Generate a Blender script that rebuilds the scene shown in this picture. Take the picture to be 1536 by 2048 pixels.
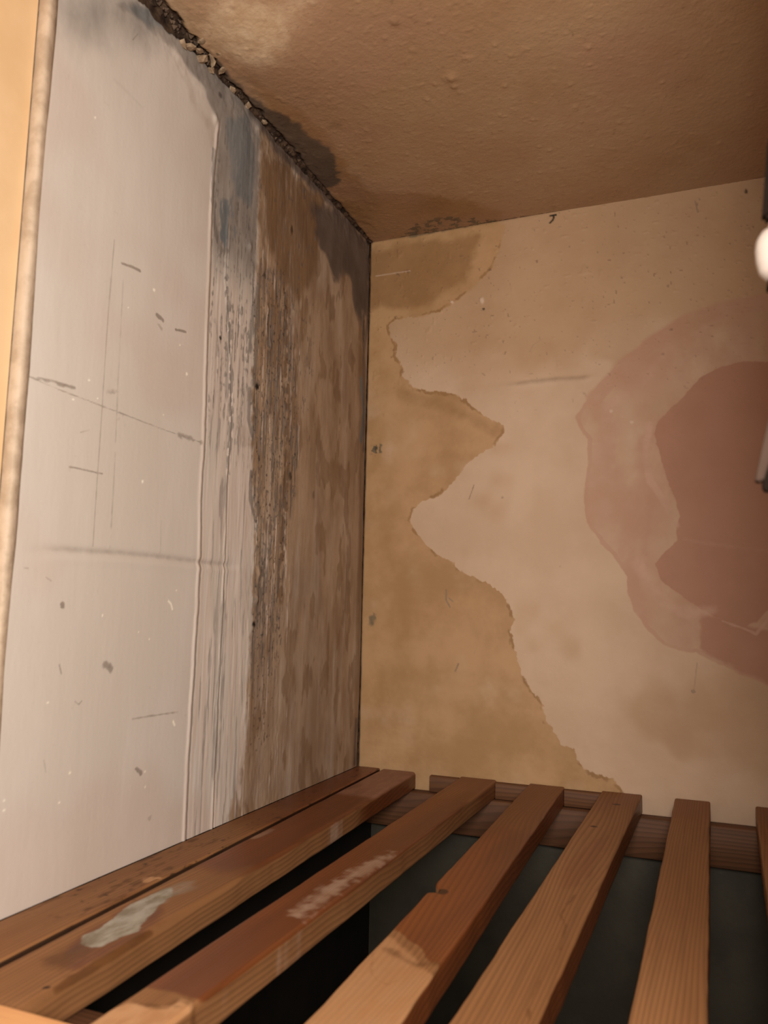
import bpy, math, random
import numpy as np
from mathutils import Matrix, Vector

for o in list(bpy.data.objects):
    bpy.data.objects.remove(o, do_unlink=True)
scene = bpy.context.scene
COL = scene.collection

# ------------------------------------------------------------------ camera
# metres; x = 0 left wall, y = 0 back wall, z = 0 top of the shelf slats
cam_data = bpy.data.cameras.new('camera')
cam_data.sensor_fit = 'HORIZONTAL'
cam_data.sensor_width = 36.0
cam_data.lens = 36.0 * 1591.4349 / 1536.0
cam_data.clip_start = 0.01
cam = bpy.data.objects.new('camera', cam_data)
COL.objects.link(cam)
rr = Vector((0.92807756, 0.37181046, 0.02071297))
uu = Vector((0.02599064, -0.12016115, 0.99241412))
ww = Vector((-0.37147885, 0.92049893, 0.12118246))
M = Matrix(((rr.x, uu.x, -ww.x, 0.4151432), (rr.y, uu.y, -ww.y, -0.9585970),
            (rr.z, uu.z, -ww.z, 0.1982812), (0, 0, 0, 1)))
cam.matrix_world = M
scene.camera = cam
cam_data.dof.use_dof = True
cam_data.dof.focus_distance = 0.95
cam_data.dof.aperture_fstop = 14.0

# ------------------------------------------------------------------ world and lamp
world = bpy.data.worlds.new('room_ambience')
scene.world = world
world.use_nodes = True
bg = world.node_tree.nodes['Background']
bg.inputs['Color'].default_value = (1.0, 0.86, 0.74, 1)
bg.inputs['Strength'].default_value = 0.06

lamp_data = bpy.data.lights.new('room_lamp', 'POINT')
lamp_data.energy = 29.0
lamp_data.color = (1.0, 0.915, 0.83)
lamp_data.shadow_soft_size = 0.10
lamp = bpy.data.objects.new('room_lamp', lamp_data)
lamp.location = (0.468, -1.06, 0.30)
COL.objects.link(lamp)

vs = scene.view_settings
vs.view_transform = 'Standard'
vs.look = 'None'
vs.gamma = 1.0
vs.use_curve_mapping = False
vs.exposure = 0.0

H = 700.0      # ceiling height above the shelf in mm

# ------------------------------------------------------------------ numpy helpers
def sstep(a, b, x):
    t = np.clip((x - a) / (b - a), 0, 1)
    return t * t * (3 - 2 * t)

def vnoise(x, y, seed=0):
    tab = np.random.RandomState(seed).rand(256, 256).astype(np.float32)
    xi = np.floor(x).astype(int); yi = np.floor(y).astype(int)
    fx = x - xi; fy = y - yi
    fx = fx * fx * (3 - 2 * fx); fy = fy * fy * (3 - 2 * fy)
    a = tab[xi & 255, yi & 255]; b = tab[(xi + 1) & 255, yi & 255]
    c = tab[xi & 255, (yi + 1) & 255]; d = tab[(xi + 1) & 255, (yi + 1) & 255]
    return (a * (1 - fx) + b * fx) * (1 - fy) + (c * (1 - fx) + d * fx) * fy

def fbm(x, y, seed=0, octv=4, gain=0.5):
    s = 0.0; amp = 1.0; tot = 0.0
    for i in range(octv):
        s = s + amp * vnoise(x * 2 ** i, y * 2 ** i, seed + i * 17)
        tot += amp; amp *= gain
    return s / tot          # 0..1, mean 0.5

def curve(x, pts):
    pts = sorted(pts)
    return np.interp(x, [p[0] for p in pts], [p[1] for p in pts])

class Sheet:
    """mask painter over a flat patch, coordinates in mm"""
    def __init__(self, u, v):
        self.u = u; self.v = v
    def _d(self, pts, closed, uu=None, vv=None):
        u, v = self.u, self.v
        best = np.full(u.shape, 1e9)
        inside = np.zeros(u.shape, bool)
        n = len(pts)
        for i in range(n if closed else n - 1):
            ax, ay = pts[i]; bx, by = pts[(i + 1) % n]
            dx, dy = bx - ax, by - ay
            t = np.clip(((u - ax) * dx + (v - ay) * dy) / (dx * dx + dy * dy + 1e-9), 0, 1)
            best = np.minimum(best, (u - ax - t * dx) ** 2 + (v - ay - t * dy) ** 2)
            if closed:
                c = ((ay > v) != (by > v)) & (u < (bx - ax) * (v - ay) / (by - ay + 1e-12) + ax)
                inside ^= c
        return np.sqrt(best), inside
    def sd(self, pts):
        d, i = self._d(pts, True)
        return np.where(i, d, -d)
    def poly(self, pts, soft=1.0, rag=2.0, rs=8.0, seed=1, octv=4):
        s = self.sd(pts)
        if rag:
            s = s + rag * 2 * (fbm(self.u / rs, self.v / rs, seed, octv) - 0.5)
        return sstep(-soft, soft, s)
    def line(self, pts, w=1.0, soft=0.6, rag=0.4, rs=6.0, seed=1, brk=0.0):
        d, _ = self._d(pts, False)
        d = d + rag * 2 * (fbm(self.u / rs, self.v / rs, seed, 3) - 0.5)
        m = 1 - sstep(w / 2 - soft / 2, w / 2 + soft, d)
        if brk:
            m = m * sstep(brk - 0.12, brk + 0.12, fbm(self.u / 9, self.v / 9, seed + 5, 3))
        return m
    def blob(self, c, r, soft=0.5, rag=0.5, seed=1, asp=1.0):
        d = np.hypot((self.u - c[0]), (self.v - c[1]) / asp)
        d = d + rag * r * 2 * (fbm(self.u / (r * 0.8), self.v / (r * 0.8), seed, 3) - 0.5)
        return 1 - sstep(r * (1 - soft), r * (1 + soft), d)

def mx(*a):
    r = a[0]
    for b in a[1:]:
        r = np.maximum(r, b)
    return np.clip(r, 0, 1)

# ------------------------------------------------------------------ mesh helpers
def link(name, me, mat, parent=None):
    o = bpy.data.objects.new(name, me)
    COL.objects.link(o)
    if mat is not None:
        me.materials.append(mat)
    if parent is not None:
        o.parent = parent
    return o

def raw_mesh(name, verts, faces, smooth=False):
    me = bpy.data.meshes.new(name)
    me.from_pydata([tuple(v) for v in verts], [], faces)
    me.update()
    if smooth:
        me.polygons.foreach_set('use_smooth', [True] * len(me.polygons))
    return me

def grid_mesh(name, P, attrs, flip=False, smooth=True):
    """P: (n, m, 3) metres"""
    n, m = P.shape[:2]
    idx = np.arange(n * m).reshape(n, m)
    q = np.stack([idx[:-1, :-1], idx[1:, :-1], idx[1:, 1:], idx[:-1, 1:]], -1).reshape(-1, 4)
    if flip:
        q = q[:, ::-1]
    me = bpy.data.meshes.new(name)
    me.vertices.add(n * m)
    me.vertices.foreach_set('co', P.astype(np.float32).ravel())
    nf = len(q)
    me.loops.add(nf * 4)
    me.polygons.add(nf)
    me.loops.foreach_set('vertex_index', q.astype(np.int32).ravel())
    me.polygons.foreach_set('loop_start', np.arange(0, nf * 4, 4, dtype=np.int32))
    me.polygons.foreach_set('use_smooth', np.full(nf, smooth))
    me.update(calc_edges=True)
    for k, a in attrs.items():
        at = me.attributes.new(k, 'FLOAT', 'POINT')
        at.data.foreach_set('value', np.clip(a, 0, 1).astype(np.float32).ravel())
    return me

def box_mesh(name, x0, x1, y0, y1, z0, z1, bev=0.0, seg=2):
    import bmesh
    bm = bmesh.new()
    bmesh.ops.create_cube(bm, size=1.0)
    for v in bm.verts:
        v.co = ((x0 + x1) / 2 + v.co.x * (x1 - x0), (y0 + y1) / 2 + v.co.y * (y1 - y0),
                (z0 + z1) / 2 + v.co.z * (z1 - z0))
    if bev:
        bmesh.ops.bevel(bm, geom=bm.edges[:], offset=bev, segments=seg, affect='EDGES')
    me = bpy.data.meshes.new(name)
    bm.to_mesh(me); bm.free()
    return me

def struct(o, label, cat):
    o['kind'] = 'structure'; o['label'] = label; o['category'] = cat
    return o

# ------------------------------------------------------------------ material helpers
def lin(c):
    return tuple(((x / 255) / 12.92 if x / 255 <= 0.04045 else ((x / 255 + 0.055) / 1.055) ** 2.4) for x in c) + (1.0,)

class NT:
    def __init__(self, name):
        self.m = bpy.data.materials.new(name)
        self.m.use_nodes = True
        self.t = self.m.node_tree
        self.b = self.t.nodes['Principled BSDF']
        self.tc = self.t.nodes.new('ShaderNodeTexCoord')
    def n(self, typ, **kw):
        x = self.t.nodes.new(typ)
        for k, v in kw.items():
            setattr(x, k, v)
        return x
    def l(self, a, b):
        self.t.links.new(a, b)
    def noise(self, scale, detail=4, rough=0.55, stretch=(1, 1, 1), dist=0.0):
        mp = self.n('ShaderNodeMapping'); mp.inputs['Scale'].default_value = stretch
        self.l(getattr(self, 'src', None) or self.tc.outputs['Object'], mp.inputs['Vector'])
        x = self.n('ShaderNodeTexNoise')
        x.inputs['Scale'].default_value = scale; x.inputs['Detail'].default_value = detail
        x.inputs['Roughness'].default_value = rough; x.inputs['Distortion'].default_value = dist
        self.l(mp.outputs[0], x.inputs['Vector'])
        return x.outputs['Fac']
    def rng(self, v, a, b, c=0.0, d=1.0, smooth=True):
        x = self.n('ShaderNodeMapRange')
        if smooth: x.interpolation_type = 'SMOOTHSTEP'
        for i, k in enumerate((a, b, c, d)):
            x.inputs[i + 1].default_value = k
        self.l(v, x.inputs[0])
        return x.outputs[0]
    def math(self, op, a, b=None):
        x = self.n('ShaderNodeMath', operation=op)
        for i, k in enumerate((a, b)):
            if k is None: continue
            if isinstance(k, (int, float)): x.inputs[i].default_value = k
            else: self.l(k, x.inputs[i])
        return x.outputs[0]
    def mix(self, fac, a, b):
        x = self.n('ShaderNodeMix', data_type='RGBA')
        for s, k in ((x.inputs[0], fac), (x.inputs[6], a), (x.inputs[7], b)):
            if isinstance(k, (int, float)): s.default_value = k
            elif isinstance(k, tuple): s.default_value = k
            else: self.l(k, s)
        return x.outputs[2]
    def attr(self, name):
        x = self.n('ShaderNodeAttribute'); x.attribute_name = name
        return x.outputs['Fac']
    def bump(self, h, strength, dist, prev=None):
        x = self.n('ShaderNodeBump')
        x.inputs['Strength'].default_value = strength; x.inputs['Distance'].default_value = dist
        self.l(h, x.inputs['Height'])
        if prev is not None: self.l(prev, x.inputs['Normal'])
        return x.outputs[0]

def layered(name, base, base2, layers, rough=0.55, base_n=(14, 1, 1, 1), bumps=(), spec=0.4, rough_layers=()):
    """layers: (attribute, colour, colour2, noise scale, stretch, opacity, break) painted over the base in order"""
    t = NT(name)
    c = t.mix(t.rng(t.noise(base_n[0], 5, 0.6, base_n[1:]), 0.35, 0.65), lin(base), lin(base2))
    for at, c1, c2, ns, st, op, brk in layers:
        nz = t.noise(ns, 5, 0.62, st)
        col = t.mix(t.rng(nz, 0.36, 0.64), lin(c1), lin(c2))
        f = t.attr(at)
        if brk:      # noise eats into the mask
            nb = t.noise(ns * 2.3, 4, 0.65, st)
            k = t.math('ADD', f, t.math('MULTIPLY', t.math('SUBTRACT', nb, 0.5), brk))
            f = t.math('MULTIPLY', t.rng(k, 0.2, 0.8), t.rng(f, 0.0, 0.12))
        f = t.math('MULTIPLY', f, op)
        c = t.mix(f, c, col)
    t.l(c, t.b.inputs['Base Color'])
    r = rough
    t.b.inputs['Roughness'].default_value = rough
    for at, rv in rough_layers:
        x = t.n('ShaderNodeMix', data_type='FLOAT')
        t.l(t.attr(at), x.inputs[0])
        if isinstance(r, float): x.inputs[2].default_value = r
        else: t.l(r, x.inputs[2])
        x.inputs[3].default_value = rv
        r = x.outputs[0]
    if not isinstance(r, float): t.l(r, t.b.inputs['Roughness'])
    t.b.inputs['Specular IOR Level'].default_value = spec
    nrm = None
    for sc, de, st, s, d in bumps:
        nrm = t.bump(t.noise(sc, de, 0.55, st), s, d, nrm)
    if nrm is not None: t.l(nrm, t.b.inputs['Normal'])
    return t.m

def plain(name, c1, c2, scale=20, rough=0.6, spec=0.4, stretch=(1, 1, 1), bump=0.0, bscale=120):
    return layered(name, c1, c2, (), rough, (scale,) + stretch,
                   ((bscale, 4, stretch, 0.4, bump),) if bump else (), spec)

Z1 = (1, 1, 1)
VERT = (1.0, 1.0, 0.12)          # streaks that run down the wall
M_left = layered('grey_gloss_paint_damp', (208, 199, 190), (199, 189, 178), (
    ('pinkish', (198, 178, 166), (192, 172, 158), 9, Z1, 0.4, 0),
    ('damp', (168, 143, 118), (142, 116, 92), 26, (1, 1, .35), 1.0, 0.35),
    ('pale', (220, 209, 199), (202, 186, 172), 90, (1, 1, .06), 0.85, 0.7),
    ('wash', (146, 138, 130), (122, 116, 111), 30, (1, 1, .5), 0.9, 0.3),
    ('brownstain', (122, 92, 62), (104, 78, 54), 30, (1, 1, .5), 0.8, 0.4),
    ('mould', (122, 114, 106), (78, 71, 66), 230, (1, 1, .07), 0.68, 0.9),
    ('blue', (120, 126, 128), (92, 100, 104), 40, (1, 1, .3), 0.9, 0.3),
    ('dusk', (96, 84, 78), (76, 66, 62), 20, Z1, 0.9, 0.3),
    ('scratch', (128, 113, 100), (104, 90, 78), 60, Z1, 0.72, 0.3),
    ('dark', (34, 28, 26), (22, 18, 18), 60, Z1, 1.0, 0),
    ('fleck', (246, 236, 214), (250, 244, 228), 30, Z1, 1.0, 0),
), rough=0.42, base_n=(7, 1, 1, .35), bumps=((55, 3, (1, 1, .18), 0.25, 0.0012), (260, 3, Z1, 0.18, 0.0006)), spec=0.35,
    rough_layers=(('damp', 0.6), ('mould', 0.8)))

M_back = layered('pink_beige_plaster_stained', (203, 174, 147), (194, 164, 136), (
    ('warm', (180, 146, 110), (170, 134, 98), 8, Z1, 0.75, 0.2),
    ('halo', (186, 148, 124), (180, 138, 112), 16, Z1, 0.85, 0.25),
    ('core', (168, 122, 98), (174, 128, 104), 12, Z1, 0.9, 0.15),
    ('bloom', (200, 162, 140), (188, 150, 128), 24, Z1, 0.7, 0.5),
    ('tan', (184, 146, 104), (162, 124, 80), 11, Z1, 0.9, 0.25),
    ('rim', (146, 108, 68), (134, 98, 60), 30, Z1, 0.7, 0.4),
    ('green', (104, 98, 80), (84, 80, 66), 60, Z1, 0.85, 0.5),
    ('smear', (146, 124, 104), (134, 112, 92), 40, Z1, 0.75, 0.3),
    ('speck', (120, 90, 70), (104, 78, 60), 60, Z1, 0.8, 0),
    ('dark', (40, 30, 24), (28, 22, 18), 60, Z1, 1.0, 0),
    ('fleck', (216, 190, 170), (224, 200, 180), 30, Z1, 0.9, 0),
    ('grey_shade', (72, 67, 56), (62, 57, 47), 12, Z1, 1.0, 0),
), rough=0.62, base_n=(9, 1, 1, 1), bumps=((30, 3, Z1, 0.18, 0.002), (170, 3, Z1, 0.22, 0.0008)), spec=0.3)

M_ceil = layered('tan_stippled_ceiling_paint', (166, 134, 102), (158, 124, 92), (
    ('brown', (150, 112, 72), (134, 98, 62), 14, Z1, 0.85, 0.35),
    ('pinkish', (164, 126, 100), (156, 118, 94), 8, Z1, 0.5, 0),
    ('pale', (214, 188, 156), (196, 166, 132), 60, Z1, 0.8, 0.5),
    ('dusk', (92, 78, 66), (78, 66, 56), 20, Z1, 0.93, 0.2),
    ('green', (98, 88, 68), (72, 64, 50), 130, Z1, 0.85, 0.5),
    ('speck', (120, 88, 62), (100, 72, 50), 60, Z1, 0.7, 0),
    ('dark', (34, 26, 22), (22, 18, 16), 60, Z1, 1.0, 0),
), rough=0.38, base_n=(9, 1, 1, 1), bumps=((330, 3, Z1, 0.5, 0.0009), (120, 2, Z1, 0.18, 0.0012)), spec=0.45)

M_void = plain('crumbling_dark_mortar', (84, 66, 52), (44, 34, 28), 80, 0.95, 0.1, bump=0.004)
M_crumb = plain('broken_plaster', (176, 152, 124), (128, 106, 84), 120, 0.85, 0.2, bump=0.001, bscale=400)
M_crumb2 = plain('damp_plaster_bits', (104, 84, 68), (58, 46, 38), 160, 0.85, 0.2, bump=0.001, bscale=400)
M_cream = plain('cream_gloss_woodwork', (224, 190, 148), (214, 178, 134), 8, 0.4, 0.5, bump=0.0008, bscale=60)
M_edge = plain('pale_plaster_edge', (194, 173, 150), (170, 149, 126), 60, 0.6, 0.3, bump=0.0015, bscale=160)
M_rail = plain('tan_painted_rail', (222, 164, 108), (210, 150, 96), 12, 0.45, 0.4, (1, 8, 8))
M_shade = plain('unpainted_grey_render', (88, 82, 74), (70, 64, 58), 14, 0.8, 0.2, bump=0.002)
M_black = plain('dark_board', (34, 30, 26), (28, 24, 20), 14, 0.85, 0.2)  # near-black board below the shelf
M_room = plain('magnolia_room_paint', (226, 208, 182), (220, 202, 176), 5, 0.6, 0.3)
M_white = plain('white_nylon', (216, 204, 194), (206, 192, 182), 20, 0.35, 0.5)
M_metal = plain('dull_brown_metal', (34, 26, 20), (28, 21, 17), 40, 0.9, 0.05)
M_pale = plain('dull_painted_metal', (78, 62, 53), (68, 53, 46), 40, 0.9, 0.05)

def wood(name, tone, tone2, along_x=False):
    t = NT(name)
    if along_x:          # grain runs along x instead of y
        mp = t.n('ShaderNodeMapping'); mp.inputs['Rotation'].default_value = (0, 0, math.pi / 2)
        t.l(t.tc.outputs['Object'], mp.inputs['Vector'])
        src = mp.outputs[0]
    else:
        src = t.tc.outputs['Object']
    t.src = src
    # growth rings: bands across the slat bent by slow noise along it
    bend = t.noise(5.0, 2, 0.5, (1.4, 0.22, 1))
    sep = t.n('ShaderNodeSeparateXYZ'); t.l(src, sep.inputs[0])
    x = t.math('ADD', t.math('MULTIPLY', sep.outputs[0], 330.0), t.math('MULTIPLY', bend, 26.0))
    x = t.math('ADD', x, t.math('MULTIPLY', sep.outputs[2], 210.0))
    ring = t.math('FRACT', x)
    ring = t.math('MULTIPLY', t.rng(ring, 0.25, 0.85), t.rng(ring, 0.9, 1.0, 1, 0))
    fibre = t.noise(220, 4, 0.6, (1, 0.025, 1))
    broad = t.noise(16, 3, 0.55, (1, 0.14, 1))
    c = t.mix(t.rng(broad, 0.3, 0.7), lin(tone), lin(tone2))
    dark = tuple(int(k * 0.70) for k in tone2)
    c = t.mix(t.math('MULTIPLY', ring, 0.42), c, lin(dark))
    c = t.mix(t.math('MULTIPLY', t.rng(fibre, 0.45, 0.75), 0.3), c, lin(dark))
    wet = t.attr('wet')  # wetness mask, also carries painted shade on slat backs and right sides
    nb = t.noise(34, 4, 0.6, (1, 0.3, 1))
    wetf = t.rng(t.math('ADD', wet, t.math('MULTIPLY', t.math('SUBTRACT', nb, 0.5), 0.35)), 0.3, 0.75)
    wetf = t.math('MULTIPLY', wetf, t.rng(wet, 0.0, 0.15))
    wc = t.mix(t.rng(broad, 0.35, 0.65), lin((122, 64, 28)), lin((98, 50, 24)))
    wc = t.mix(t.math('MULTIPLY', ring, 0.3), wc, lin((70, 35, 18)))
    c = t.mix(t.math('MULTIPLY', wetf, 0.88), c, wc)
    for at, c1, c2, op, brk in (('pink', (150, 108, 90), (132, 92, 76), 0.8, 0.3),
                                ('mould', (172, 168, 156), (128, 120, 102), 0.88, 0.9),
                                ('white', (178, 150, 130), (158, 126, 104), 0.8, 0.8),
                                ('bare', (196, 150, 108), (178, 130, 88), 0.85, 0.4),
                                ('stain', (96, 60, 28), (80, 48, 24), 0.8, 0.5),
                                ('dark', (44, 26, 16), (30, 18, 12), 0.9, 0.2)):
        f = t.attr(at)
        n2 = t.noise(90, 4, 0.65, (1, 0.35, 1))
        k = t.math('ADD', f, t.math('MULTIPLY', t.math('SUBTRACT', n2, 0.5), brk))
        k = t.math('MULTIPLY', t.rng(k, 0.2, 0.8), t.rng(f, 0.0, 0.12))
        c = t.mix(t.math('MULTIPLY', k, op), c, t.mix(t.rng(n2, 0.35, 0.65), lin(c1), lin(c2)))
    t.l(c, t.b.inputs['Base Color'])
    t.l(t.rng(wetf, 0, 1, 0.62, 0.4), t.b.inputs['Roughness'])
    t.b.inputs['Specular IOR Level'].default_value = 0.3
    nrm = t.bump(fibre, 0.25, 0.0008)
    nrm = t.bump(ring, 0.2, 0.0005, nrm)
    t.l(nrm, t.b.inputs['Normal'])
    return t.m

M_wood = wood('softwood_slat', (150, 106, 68), (134, 91, 55))
M_wood_b = wood('brown_softwood_batten', (112, 74, 48), (92, 60, 40), True)

# ================================================================== left wall
ny, nz = 560, 690
T = np.linspace(0, 1, ny)[:, None]; S = np.linspace(0, 1, nz)[None, :]
y_front = -575.5
z_nom = S * H + 0 * T
y_back = -curve(z_nom, [(0, 2.6), (60, 2.6), (90, 0.4), (300, 0.3), (420, 0.4), (560, 0.6), (600, 1.6), (640, 1), (680, 3), (700, 3)]) \
    - 1.0 * (fbm(z_nom / 14, z_nom * 0, 71, 3) - 0.4)
Y = y_front + (y_back - y_front) * T
a_gap = curve(Y, [(-580, 12), (-440, 11), (-428, 6), (-415, 3), (-385, 3), (-372, 2), (-330, 0.3), (-280, 0.3), (-262, 2), (-200, 2.5), (-150, 1.5), (-90, 1.0), (0, 0.6)])
a_gap = a_gap + curve(Y, [(-580, 9), (-430, 8), (-400, 4), (-260, 4), (-120, 2.5), (0, 1)]) * (fbm(Y / 9, Y * 0 + 3, 72, 4) - 0.45)
Z = S * (H - np.maximum(a_gap, 0.2))
LW = Sheet(Y, Z)
relief = 1.2 * (fbm(Y / 120, Z / 160, 3, 3) - 0.5)
seam1 = [(-363.2,670.3),(-367.5,649.8),(-370.7,607.7),(-371.9,562.6),(-370.4,514.6),(-369.7,466.9),(-369.0,429.3),(-366.7,383.1),(-366.0,337.2),(-366.9,291.6),(-363.9,247.1),(-364.0,202.9),(-364.1,159.4),(-364.9,116.6),(-366.5,74.6),(-365.8,33.0),(-365.2,0.0)]
seam2 = [(-343.9,506.1),(-335.8,469.4),(-328.6,422.3),(-323.5,369.7),(-326.1,316.2),(-324.8,268.9),(-324.4,222.1),(-324.1,157.8),(-324.6,103.8),(-325.1,50.8),(-324.4,2.8)]
seam3 = [(-289.4,423.5),(-287.3,372.8),(-285.3,322.6),(-275.1,288.9),(-274.3,229.2),(-272.3,180.1),(-274.9,141.5),(-275.4,89.1),(-281.5,52.5),(-289.9,26.5),(-300.7,1.8)]
d1, _ = LW._d(seam1, False)
sx1 = Y - np.interp(Z, [p[1] for p in seam1[::-1]], [p[0] for p in seam1[::-1]])      # signed, + towards the back
sx2 = Y - np.interp(Z, [p[1] for p in seam2[::-1]], [p[0] for p in seam2[::-1]])
wob = 1.2 * (fbm(Z / 22, Z * 0, 75, 4) - 0.5) * 2
in1 = sstep(668, 640, Z)
in2 = sstep(575, 545, Z)
relief += in1 * (0.8 * np.exp(-((sx1 + wob + 2.2) / 1.9) ** 2) - 0.5 * np.exp(-((sx1 + wob - 1.3) / 0.9) ** 2))
relief += in2 * (0.8 * np.exp(-((sx2 + wob + 1.8) / 1.3) ** 2) - 0.7 * np.exp(-((sx2 + wob - 0.8) / 0.9) ** 2))
zone = sstep(-6, 14, sx1) * sstep(4, -60, Y + 130)      # blistered strip behind the seam
relief += zone * 0.7 * (fbm(Y / 4.0, Z / 45, 76, 4) - 0.5)
relief += sstep(-15, 10, Y + 285) * sstep(20, -20, Y + 190) * 0.6 * (fbm(Y / 3.2, Z / 9, 77, 3) - 0.5)
relief += sstep(-200, -100, Y) * 0.8 * (fbm(Y / 18, Z / 50, 78, 3) - 0.5)
# shallow horizontal gouge
g_line = [(-556.5,232.1),(-520.6,234.1),(-468.6,235.7),(-413.5,236.3),(-356.0,235.6),(-306.6,235.7),(-279.5,235.8)]
gz = np.interp(Y, [p[0] for p in g_line], [p[1] for p in g_line])
gm = sstep(-565, -520, Y) * sstep(-286, -330, Y)
relief += gm * (-1.5 * np.exp(-((Z - gz - 0.5) / 3.0) ** 2) + 0.4 * np.exp(-((Z - gz + 6.0) / 3.2) ** 2))
# blisters and lumps close to the crack
edge = sstep(60, 0, H - Z)
relief += edge * 2.5 * (fbm(Y / 9, Z / 9, 79, 4) - 0.5)
for c, r, h in (((-305, 557), 3, 2.0), ((-268, 505), 3.5, 2.2), ((-258, 470), 3, 1.6), ((-374, 652), 3.5, 1.8), ((-229, 430), 3, 1.5), ((-262, 232), 3.5, 2.0), ((-265, 205), 3, 1.8)):
    relief += h * np.exp(-(((Y - c[0]) / r) ** 2 + ((Z - c[1]) / (r * 1.6)) ** 2))
# rounding of the broken edges into the cracks
relief -= 3.0 * sstep(2.5, 0, H - a_gap.clip(0.2) - Z) + 2.0 * sstep(1.5, 0, y_back - Y)

A = {}
damp = LW.poly([(-295.5,693.5),(-296.1,649.1),(-296.3,600.1),(-292.3,548.3),(-292.1,495.5),(-290.0,444.0),(-294.3,401.7),(-285.5,373.2),(-286.3,322.5),(-271.9,284.2),(-275.6,234.0),(-272.7,185.0),(-274.4,146.2),(-276.1,98.6),(-279.5,61.5),(-288.6,30.8),(-304.2,-6.3),(79.6,-97.6),(29.2,791.7),(-158.3,725.6),(-254.8,712.5)], 9, 8, 12, 11)
A['damp'] = damp * (0.75 + 0.5 * (fbm(Y / 10, Z / 120, 12, 4) - 0.5))
A['pinkish'] = sstep(0.45, 0.65, fbm(Y / 120, Z / 110, 13, 3)) * (1 - damp) + damp * LW.poly([(-170.7,528.1),(-64.1,619.7),(-26.7,538.0),(-13.1,209.3),(-121.3,184.3),(-191.8,315.3)], 25, 14, 40, 14) * 0.7
streak = fbm(Y / 3.2, Z / 130, 15, 4)
strip = LW.poly([(-367.5,649.8),(-371.9,562.6),(-370.4,495.3),(-369.0,429.3),(-365.3,291.8),(-364.0,202.9),(-364.9,116.6),(-364.4,-0.1),(-286.3,-19.6),(-268.7,97.8),(-276.2,253.8),(-289.4,423.5),(-290.7,527.7),(-292.3,651.2),(-314.7,687.3)], 5, 4, 12, 16)
low = sstep(560, 470, Z)
A['pale'] = mx(strip * low * sstep(0.40, 0.58, streak) * 0.9,
               in1 * np.exp(-((sx1 + 1.5 * wob + 2.8) / 2.8) ** 2),
               in2 * sstep(470, 300, Z) * np.exp(-((sx2 + wob + 2.2) / 1.4) ** 2) * 0.8,
               damp * sstep(0.63, 0.72, fbm(Y / 2.4, Z / 55, 17, 4)) * sstep(-40, -75, Y + 120) * 0.6)
A['wash'] = mx(LW.poly([(-520.9,659.6),(-454.6,711.3),(-428.5,695.4),(-386.7,703.0),(-315.9,702.9),(-294.3,677.6),(-295.1,622.4),(-300.5,566.0),(-356.5,535.4),(-367.2,584.7),(-367.1,644.9),(-399.9,669.2),(-437.7,676.9),(-470.6,667.0),(-489.1,662.3)], 9, 8, 18, 18) * 0.85,
               strip * sstep(440, 570, Z) * 0.75,
               LW.poly([(-585.8,631.7),(-456.1,728.8),(-401.8,692.5),(-450.0,658.9),(-504.0,629.8),(-548.5,586.4),(-574.5,583.6)], 35, 10, 40, 19) * 0.6,
               LW.poly([(-307.1,241.9),(-126.0,253.6),(-42.4,37.7),(-107.3,-20.1),(-300.7,1.8),(-278.7,108.4)], 20, 12, 40, 20) * 0.35,
               strip * sstep(0.55, 0.68, fbm(Y / 3.0, Z / 60, 21, 4)) * 0.55)
A['brownstain'] = mx(LW.poly([(-293.5,667.1),(-206.9,689.6),(-142.2,689.4),(-150.4,609.6),(-195.5,531.0),(-242.6,547.2),(-282.6,590.5)], 12, 10, 22, 22) * 0.75,
                     damp * sstep(0.5, 0.66, fbm(Y / 14, Z / 40, 23, 4)) * 0.55,
                     LW.line([(-23.5,539.1),(-8.1,340.1),(-9.2,145.6),(-10.2,8.6)], 16, 14, 4, 30, 24) * 0.6,
                     LW.line([(-231.8,551.6),(-212.7,367.1),(-217.2,205.6)], 10, 10, 3, 10, 25, 0.45) * 0.8,
                     LW.poly([(-317.8,375.9),(-290.7,379.7),(-283.9,353.2),(-306.5,346.3)], 9, 8, 6, 26) * 0.4,
                     LW.line([(-426.0,666.1),(-397.5,641.2),(-377.8,643.5),(-362.0,602.5)], 14, 10, 5, 12, 27) * 0.35)
mst = fbm(Y / 2.1, Z / 38, 28, 4); mfine = fbm(Y / 3, Z / 5, 29, 4)
band = LW.poly([(-298.9,545.5),(-296.4,452.3),(-284.7,363.2),(-284.7,302.7),(-270.3,264.3),(-274.2,204.5),(-273.6,136.6),(-273.1,60.5),(-226.6,53.5),(-213.3,153.5),(-204.8,259.3),(-184.2,372.6),(-203.9,481.7),(-232.6,562.6)], 8, 5, 16, 30)
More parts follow.
